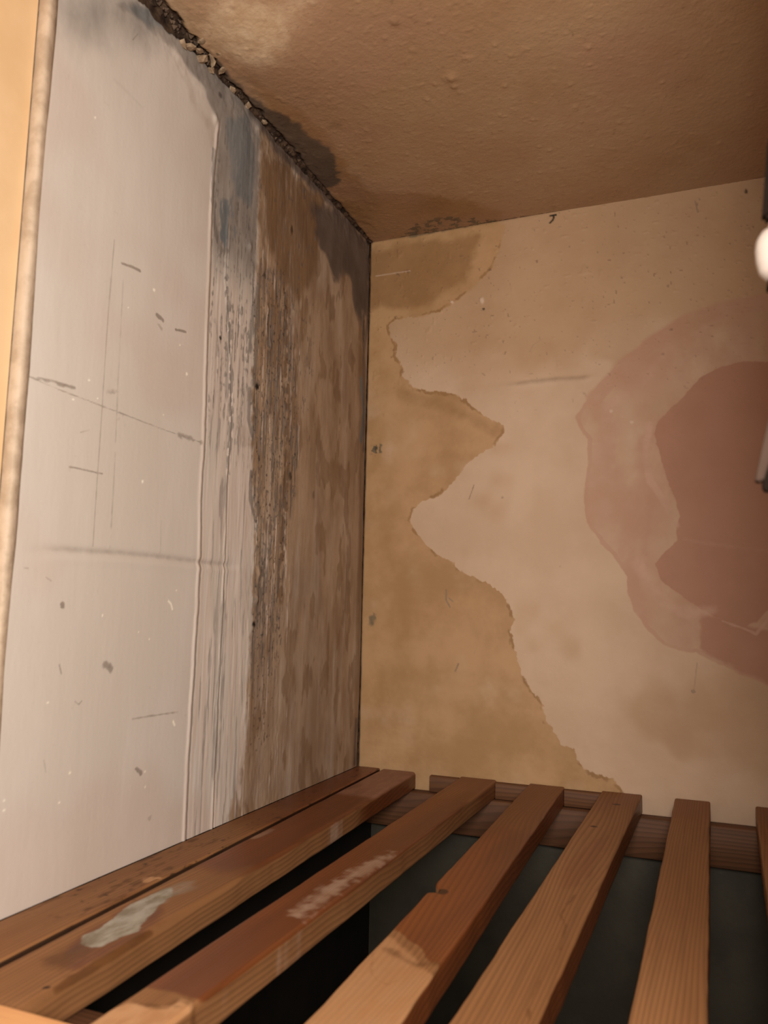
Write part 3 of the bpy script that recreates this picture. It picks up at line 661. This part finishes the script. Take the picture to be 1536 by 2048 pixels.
# ================================================================== rest of the cupboard shell
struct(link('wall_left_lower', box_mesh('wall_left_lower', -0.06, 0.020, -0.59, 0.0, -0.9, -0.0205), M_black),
       'dark board lining the left side below the slatted shelf', 'wall')
struct(link('wall_right', box_mesh('wall_right', 0.625, 0.68, -0.58, 0.05, -0.9, 0.76), M_room), 'painted right side of the cupboard, out of view', 'wall')
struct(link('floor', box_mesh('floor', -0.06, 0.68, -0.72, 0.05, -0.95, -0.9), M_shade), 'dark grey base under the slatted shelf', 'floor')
struct(link('trim_1', box_mesh('trim_1', -0.06, -0.0078, -0.72, -0.5765, -0.9, 0.76, 0.0015), M_cream), 'cream painted door jamb along the left edge', 'door jamb')
struct(link('trim_2', box_mesh('trim_2', 0.456, 0.50, -0.72, -0.585, -0.9, 0.76, 0.0015), M_cream), 'cream painted door jamb on the right, outside the frame', 'door jamb')
struct(link('trim_3', box_mesh('trim_3', -0.0078, 0.456, -0.72, -0.586, 0.64, 0.76, 0.0015), M_cream), 'cream painted door head above the opening', 'door head')
struct(link('wall_front_left', box_mesh('wall_front_left', -1.0, -0.06, -0.71, -0.58, -0.95, 1.0), M_room), 'room wall left of the cupboard door', 'wall')
struct(link('wall_front_right', box_mesh('wall_front_right', 0.50, 1.5, -0.71, -0.585, -0.95, 1.0), M_room), 'room wall right of the cupboard door', 'wall')

# ================================================================== slatted shelf
shelf = bpy.data.objects.new('slatted_shelf', None)
COL.objects.link(shelf)
shelf['label'] = 'slatted wooden shelf of brown, partly wet softwood slats on battens'
shelf['category'] = 'shelf'

def slat(xl0, xr0, xl1, xr1, y0, y1, paint, z0=-20.0, z1=0.0, step=1.5, label=None, notch=None, seed=0, rad=1.8):
    """left/right edges at the back (index 0, y0) and at the front (index 1, y1)"""
    n = max(8, int((y0 - y1) / step))
    w = max(xr0 - xl0, 10)
    m = int(w / step)
    arc = [(rad * (1 - math.cos(q * math.pi / 10)), z1 - rad * (1 - math.sin(q * math.pi / 10))) for q in range(0, 6)]
    prof = [(0, 0, z0 + 1), (0, 0, z0 + 6), (0, 0, (z0 + z1) / 2)] + [(0, q, z) for q, z in arc]
    prof += [(k / m, 0, z1) for k in range(1, m) if rad * 1.3 < k / m * w < w - rad * 1.3]
    prof += [(1, -q, z) for q, z in arc[::-1]] + [(1, 0, z1 - rad - (z1 - z0 - rad - 1.4) * k / 12) for k in range(1, 13)]
    prof += [(1, -1.0, z0), (0.0, 1.0, z0), (0, 0, z0 + 1)]
    a = np.array([p[0] for p in prof])[None, :]; off = np.array([p[1] for p in prof])[None, :]; zz = np.array([p[2] for p in prof])[None, :]
    yv = np.linspace(y0, y1, n)[:, None]
    t = (yv - y0) / (y1 - y0)
    wl = 0.5 * (fbm(yv / 30, yv * 0 + seed, 400 + seed, 3) - 0.5) * 2
    wr = 0.5 * (fbm(yv / 30, yv * 0 + seed + 7, 430 + seed, 3) - 0.5) * 2
    xl = xl0 + (xl1 - xl0) * t + wl; xr = xr0 + (xr1 - xr0) * t + wr
    if notch is not None:
        xl = xl + notch[1] * np.exp(-((yv - notch[0]) / notch[2]) ** 2) * sstep(-0.2, 0.2, (yv - notch[0]) / notch[2] + 0.6)
    Xs = xl + (xr - xl) * a + off
    Ys = yv + 0 * a
    Zs = zz + 0 * yv + np.where(zz > z1 - 0.1, 0.25 * (fbm(Xs / 6, Ys / 60, 460 + seed, 3) - 0.5), 0)
    sh = Sheet(Xs, Ys)
    top = sstep(z1 - rad * 1.2, z1 - rad * 0.2, Zs)
    side = (1 - top) * (a > 0.5)
    keys = ('wet', 'pink', 'mould', 'white', 'bare', 'stain', 'dark')
    at = {k: np.zeros(Xs.shape) for k in keys}
    paint(sh, at, top, side, Ys, Xs, Zs)
    at['wet'] = mx(at['wet'], sstep(-230, -40, Ys + 60 * (fbm(Xs / 12, Ys / 40, 480 + seed, 3) - 0.5)) * 0.5)     # back ends darkened, light falloff put into the wet mask
    me = grid_mesh('slat', np.stack([Xs / 1000, Ys / 1000, Zs / 1000], -1), at, flip=True)
    # close both ends
    import bmesh
    bm = bmesh.new(); bm.from_mesh(me)
    bmesh.ops.remove_doubles(bm, verts=bm.verts[:], dist=1e-6)
    be = [e for e in bm.edges if e.is_boundary]
    bmesh.ops.holes_fill(bm, edges=be, sides=0)
    bmesh.ops.recalc_face_normals(bm, faces=bm.faces[:])
    for f in bm.faces:
        if len(f.verts) > 4: f.smooth = False
    bm.to_mesh(me); bm.free()
    o = link('slat', me, M_wood, shelf)
    if label: o['label'] = label
    return o

def p0(s, a, top, side, Y, X, Z):
    a['wet'] = mx(sstep(-330, -180, Y) * 0.9, 0.55 * sstep(-420, -250, Y), 0.35) + 0.25 * (fbm(X / 8, Y / 60, 501, 3) - 0.4)
    a['pink'] = sstep(-140, -60, Y) * 0.4
    a['stain'] = mx(sstep(0.45, 0.7, fbm(X / 3.5, Y / 26, 502, 5, 0.65)) * sstep(-585, -520, Y) * sstep(-300, -380, Y) * 0.75, s.poly([(6.3,-564.2),(48.2,-602.6),(45.3,-578.6),(10.3,-544.5)], 8, 4, 10, 503) * 0.25)
    a['bare'] = s.blob([(35.9,-456.8)][0], 5, 0.5, 0.6, 504, 1.4) * 0.9
    a['dark'] = mx(sstep(0.70, 0.76, fbm(X / 3, Y / 8, 505, 3)) * 0.6 * sstep(-560, -500, Y), side)      # spots, and the side painted dark for shade in the joint

def p1(s, a, top, side, Y, X, Z):
    a['wet'] = mx(sstep(-470, -380, Y) * top, side * sstep(-240, -150, Y) * 0.9, s.poly([(63.4,-574.0),(58.4,-548.4),(49.9,-496.7),(59.1,-471.1),(97.4,-521.7),(96.1,-570.0),(93.7,-598.4)], 10, 6, 12, 511) * 0.75 * top)
    a['wet'] *= (0.85 + 0.5 * (fbm(X / 9, Y / 50, 512, 3) - 0.5))
    a['mould'] = mx(s.poly([(70.0,-564.0),(63.7,-555.9),(64.2,-544.0),(60.6,-526.4),(55.3,-502.2),(55.9,-483.4),(58.8,-462.2),(69.7,-476.9),(74.1,-497.3),(81.7,-520.2),(88.4,-536.2),(85.5,-549.0),(83.9,-562.2),(79.4,-567.3)], 1.6, 1.6, 6, 513) * top,
                    s.poly([(58.9,-492.4),(56.3,-458.8),(65.8,-438.9),(74.9,-458.0),(76.6,-494.2)], 9, 5, 10, 514) * 0.5 * top)
    a['stain'] = mx(s.line([(99.4,-611.4),(98.5,-596.2),(96.4,-566.2),(96.3,-532.5)], 5, 5, 1.5, 10, 515) * (0.85 * top + 0.25) * sstep(-490, -545, Y), s.poly([(65.5,-591.2),(68.6,-561.6),(86.4,-567.1),(88.9,-600.6)], 9, 6, 12, 516) * 0.6 * top,
                    s.poly([(100.7,-619.7),(97.7,-579.9),(100.5,-535.5),(111.4,-540.2),(122.7,-615.5)], 14, 6, 12, 517) * 0.3)
    a['white'] = mx(s.line([(48.7,-332.8),(50.5,-305.7)], 7, 7, 3, 6, 518) * 0.5 * top, s.blob([(92.3,-247.0)][0], 12, 0.6, 0.6, 519, 1.4) * side * 0.8)
    a['pink'] = sstep(-170, -140, Y) * top * 0.75
    a['dark'] = mx(s.blob([(93.3,-614.2)][0], 2.2, 0.4, 0.4, 520) * top, s.blob([(52.3,-495.6)][0], 2, 0.5, 0.5, 521) * 0.5, s.blob([(66.8,-525.3)][0], 2, 0.5, 0.5, 522) * 0.4)
    a['bare'] = mx(side * sstep(-150, -260, Y) * 0.2, sstep(-590, -640, Y) * 0.3)

def p2(s, a, top, side, Y, X, Z):
    a['wet'] = mx(sstep(-600, -585, Y + 6 * (fbm(X / 9, Y / 9, 530, 3) - 0.5)) * sstep(-60, -160, Y) * (top + 0.4 * side), 0.5 * top * sstep(-190, -100, Y))
    a['white'] = mx(s.poly([(159.2,-476.6),(156.6,-454.5),(155.5,-413.9),(159.3,-359.3),(165.9,-323.2),(174.6,-311.4),(174.2,-374.6),(170.7,-412.4),(170.4,-452.0),(169.6,-479.1)], 9, 7, 6, 531, 5) * top * 0.75,
                    side * (s.poly([(175.0,-514.6),(182.1,-429.0),(192.7,-286.9),(204.7,-296.8),(201.0,-455.1),(193.8,-524.9)], 8, 6, 10, 532)) * 0.9,
                    s.line([(178.4,-569.2),(180.3,-586.4),(182.7,-607.3)], 6, 5, 3, 8, 533) * 0.6)
    a['bare'] = mx(s.poly([(135.3,-626.1),(142.6,-608.7),(152.8,-610.7),(162.1,-603.2),(163.3,-595.8),(171.0,-596.9),(178.6,-602.2),(183.0,-613.8),(186.2,-627.9),(142.8,-647.4)], 2.5, 3, 8, 534) * 0.95 * top, side * sstep(-80, -200, Y) * 0.2)
    a['stain'] = mx(s.line([(143.9,-609.2),(161.7,-606.6),(164.0,-596.7),(175.7,-599.2)], 3, 5, 1.5, 6, 535) * 0.6, s.line([(137.5,-625.1),(134.9,-639.0)], 5, 4, 1.5, 8, 536) * 0.6)
    a['dark'] = s.blob([(166.2,-603.0)][0], 2.5, 0.5, 0.4, 537) * 0.4
    a['pink'] = top * sstep(-140, -60, Y) * 0.4

def p3(s, a, top, side, Y, X, Z):
    e = 14 * (fbm(X / 9, Y / 14, 540, 3) - 0.5)
    a['wet'] = top * mx(sstep(-492, -478, Y + e + (X - 250) * 0.9) * sstep(-60, -300, Y), 0.6 * sstep(-320, -220, Y)) + side * 0.9  # wet top; right side darkened to paint in its shade
    a['stain'] = mx(s.line([(237.1,-497.5),(247.3,-503.9),(258.4,-509.5),(272.9,-499.3)], 4, 9, 3, 8, 541) * 0.6 * top, s.line([(230.9,-504.1),(239.5,-528.4),(245.0,-534.4)], 2, 1.2, 0.6, 5, 542) * 0.4, s.line([(246.1,-535.1),(253.2,-538.2),(256.0,-530.6)], 1.6, 1.2, 0.5, 5, 543) * 0.35)
    a['bare'] = top * sstep(-488, -500, Y + e + (X - 250) * 0.9) * 0.55
    a['dark'] = s.blob([(236.3,-390.3)][0], 5, 0.5, 0.5, 544, 1.2) * 0.8

def p4(s, a, top, side, Y, X, Z):
    a['wet'] = top * mx(s.poly([(300.9,-279.8),(313.6,-227.9),(328.6,-129.1),(333.1,-234.3),(331.2,-330.3),(311.2,-362.6)], 9, 6, 14, 550) * 0.5, s.poly([(315.2,-483.4),(320.7,-417.5),(330.4,-438.6),(328.6,-516.0)], 8, 5, 12, 551) * 0.3) + side * 0.7  # wet patches on top, shade of the right side painted in
    a['dark'] = mx(s.blob([(323.9,-62.5)][0], 5, 0.5, 0.4, 552, 0.7) * 0.7, s.blob([(313.0,-162.7)][0], 5, 0.5, 0.4, 553, 0.7) * 0.7)
    a['stain'] = mx(s.line([(324.2,-356.4),(320.8,-399.0),(327.2,-414.5),(330.0,-454.6)], 1.5, 2, 1, 8, 554) * 0.6, s.line([(326.6,-498.4),(326.0,-528.8),(330.2,-543.2)], 1.4, 2, 1, 8, 555) * 0.5)
    a['white'] = s.blob([(294.9,-503.0)][0], 1.5, 0.3, 0.2, 556)

def p5(s, a, top, side, Y, X, Z):
    a['wet'] = side * 0.6 + top * sstep(0.55, 0.75, fbm(X / 16, Y / 60, 560, 3)) * 0.35  # right side painted darker as shade, damp mottling on top
    a['stain'] = s.blob([(379.6,-435.5)][0], 4, 0.6, 0.6, 561, 3) * 0.3

def p6(s, a, top, side, Y, X, Z):
    a['wet'] = side * 0.6 + top * 0.15  # side term is painted shade on the right face

SL = [(0.2, 30.6, 0.2, 47.0, -2, -640, p0, 'dark narrow slat against the left wall'),
      (33.6, 79.0, 51.8, 99.5, -4, -640, p1, 'slat with a pale grey mould patch near the front'),
      (135.6, 180.6, 137.2, 173.0, -3, -640, p2, 'reddish wet slat, frosted white halfway along'),
      (219.6, 259.8, 231.6, 274.8, -3, -640, p3, 'slat half wet orange brown with a nicked left edge'),
      (301.8, 344.8, 293.4, 332.5, -3, -640, p4, 'tan slat with two dark knots near the back'),
      (379.2, 414.6, 373.8, 410.0, -3, -640, p5, None),
      (458.7, 499.0, 441.4, 482.4, -3, -640, p6, None),
      (540.0, 582.0, 541.0, 583.0, -3, -640, p6, None)]
notches = {3: (-389.9, 7.0, 9.0)}
for i, (a0, a1, b0, b1, yb, yf, fn, lb) in enumerate(SL):
    slat(a0, a1, b0, b1, yb, yf, fn, label=lb, notch=notches.get(i), seed=i, rad={1: 4.0, 2: 3.0}.get(i, 1.8))

def batten(name, x0, x1, y0, y1, z0, z1, mat, seed):
    """rough sawn bar, slightly wavy faces"""
    n = 60
    xs_ = np.linspace(x0, x1, n)
    r = 1.2
    ring = [(y0 + r, z0), (y0, z0 + r), (y0, (z0 + z1) / 2), (y0, z1 - r), (y0 + r, z1), ((y0 + y1) / 2, z1), (y1 - r, z1), (y1, z1 - r), (y1, z0 + r), (y1 - r, z0), (y0 + r, z0)]
    P = np.zeros((n, len(ring), 3))
    for j, (yy, z) in enumerate(ring):
        jj = j % (len(ring) - 1)
        P[:, j, 0] = xs_
        P[:, j, 1] = yy + 0.5 * (fbm(xs_ / 40, xs_ * 0 + jj, seed, 3) - 0.5)
        P[:, j, 2] = np.minimum(z + 0.5 * (fbm(xs_ / 40, xs_ * 0 + jj, seed + 1, 3) - 0.5), z1)
    me = grid_mesh(name, P / 1000, {})
    import bmesh
    bm = bmesh.new(); bm.from_mesh(me)
    bmesh.ops.remove_doubles(bm, verts=bm.verts[:], dist=1e-6)
    bmesh.ops.holes_fill(bm, edges=[e for e in bm.edges if e.is_boundary], sides=0)
    bmesh.ops.recalc_face_normals(bm, faces=bm.faces[:])
    bm.to_mesh(me); bm.free()
    return link(name, me, mat, shelf)
batten('batten', 21, 622, -20, -2.5, -63, -20.3, M_wood_b, 601)['label'] = 'brown batten along the back wall under the slats'
batten('batten', 21, 455, -630, -588, -62, -20.3, M_wood_b, 603)['label'] = 'batten under the front ends of the slats'
# offcuts wedged between the slat ends along the back wall
for i, (x0, x1, z1, d) in enumerate(((100, 135, -1.0, 9), (181, 219.5, -1.5, 9), (260.5, 301.5, -1.5, 8))):
    batten('spacer_block', x0, x1, -3 - d, -3, -20, z1, M_wood_b, 610 + i * 3)

# rail across the front of the shelf, between the jambs
struct(link('trim_4', box_mesh('trim_4', -0.0075, 0.4555, -0.70, -0.6415, -0.12, 0.0055, 0.005, 4), M_rail),
       'tan painted rail at the bottom left corner in front of the slats', 'rail')

# ================================================================== door catch on the right jamb
catch = bpy.data.objects.new('door_catch', None)
catch.location = (0.456, -0.60, 0.352)
COL.objects.link(catch)
catch['label'] = 'small door catch with a white roller at the right edge'
catch['category'] = 'door catch'
def lathe(name, prof, n, mat, parent, loc, rot=(0, 0, 0)):
    vs_, fs_ = [], []
    for r, h in prof:
        for k in range(n):
            a = 2 * math.pi * k / n
            vs_.append((r * math.cos(a), r * math.sin(a), h))
    for i in range(len(prof) - 1):
        for k in range(n):
            fs_.append((i * n + k, i * n + (k + 1) % n, (i + 1) * n + (k + 1) % n, (i + 1) * n + k))
    fs_.append(tuple(range(n))[::-1]); fs_.append(tuple((len(prof) - 1) * n + k for k in range(n)))
    o = link(name, raw_mesh(name, vs_, fs_, True), mat, parent)
    o.location = loc; o.rotation_euler = rot
    return o
lathe('roller', [(2, -12.5), (6, -12), (8.5, -9), (9.6, -4), (9.8, 1), (9.2, 5), (7.4, 8.4), (4.6, 9.8), (4.2, 11), (3.9, 13.2), (2.6, 14.6), (1, 15)], 28, M_white, catch, (-0.0075, 0, 0))
o = catch.children[0]; o.data.transform(Matrix.Scale(0.001, 4))
o = link('arm', box_mesh('arm', -0.0155, 0.0, -0.004, 0.004, 0.013, 0.05, 0.0015), M_metal, catch)
o.rotation_euler = (0, 0.10, 0)
link('base_plate', box_mesh('base_plate', -0.0035, 0.0, -0.012, 0.012, -0.026, 0.055, 0.001), M_metal, catch)
link('lower_bracket', box_mesh('lower_bracket', -0.013, 0.0, -0.006, 0.006, -0.0175, -0.0125, 0.0015), M_metal, catch)

hook = bpy.data.objects.new('hook_plate', None)
hook.location = (0.456, -0.60, 0.262)
COL.objects.link(hook)
hook['label'] = 'pale pointed plate with dark underside, right edge beside the reddish stain'
hook['category'] = 'hook'
def prism(name, pts, y0, y1, mat, parent):
    n = len(pts)
    v = [(x, y0, z) for x, z in pts] + [(x, y1, z) for x, z in pts]
    f = [tuple(range(n)), tuple(range(2 * n - 1, n - 1, -1))] + [(i, i + n, (i + 1) % n + n, (i + 1) % n) for i in range(n)]
    me = raw_mesh(name, v, f)
    import bmesh
    bm = bmesh.new(); bm.from_mesh(me)
    bmesh.ops.recalc_face_normals(bm, faces=bm.faces[:])
    bmesh.ops.bevel(bm, geom=bm.edges[:], offset=0.0006, segments=2, affect='EDGES')
    bm.to_mesh(me); bm.free()
    return link(name, me, mat, parent)
prism('plate', [(-0.0205, -0.0085), (-0.0175, -0.0085), (-0.011, 0.012), (0, 0.022), (0, 0.034), (-0.0145, 0.018)], -0.004, 0.004, M_pale, hook)
prism('underside', [(-0.0175, -0.0125), (0, -0.0145), (0, 0.022), (-0.011, 0.0115), (-0.0178, -0.0085)], -0.003, 0.003, M_metal, hook)
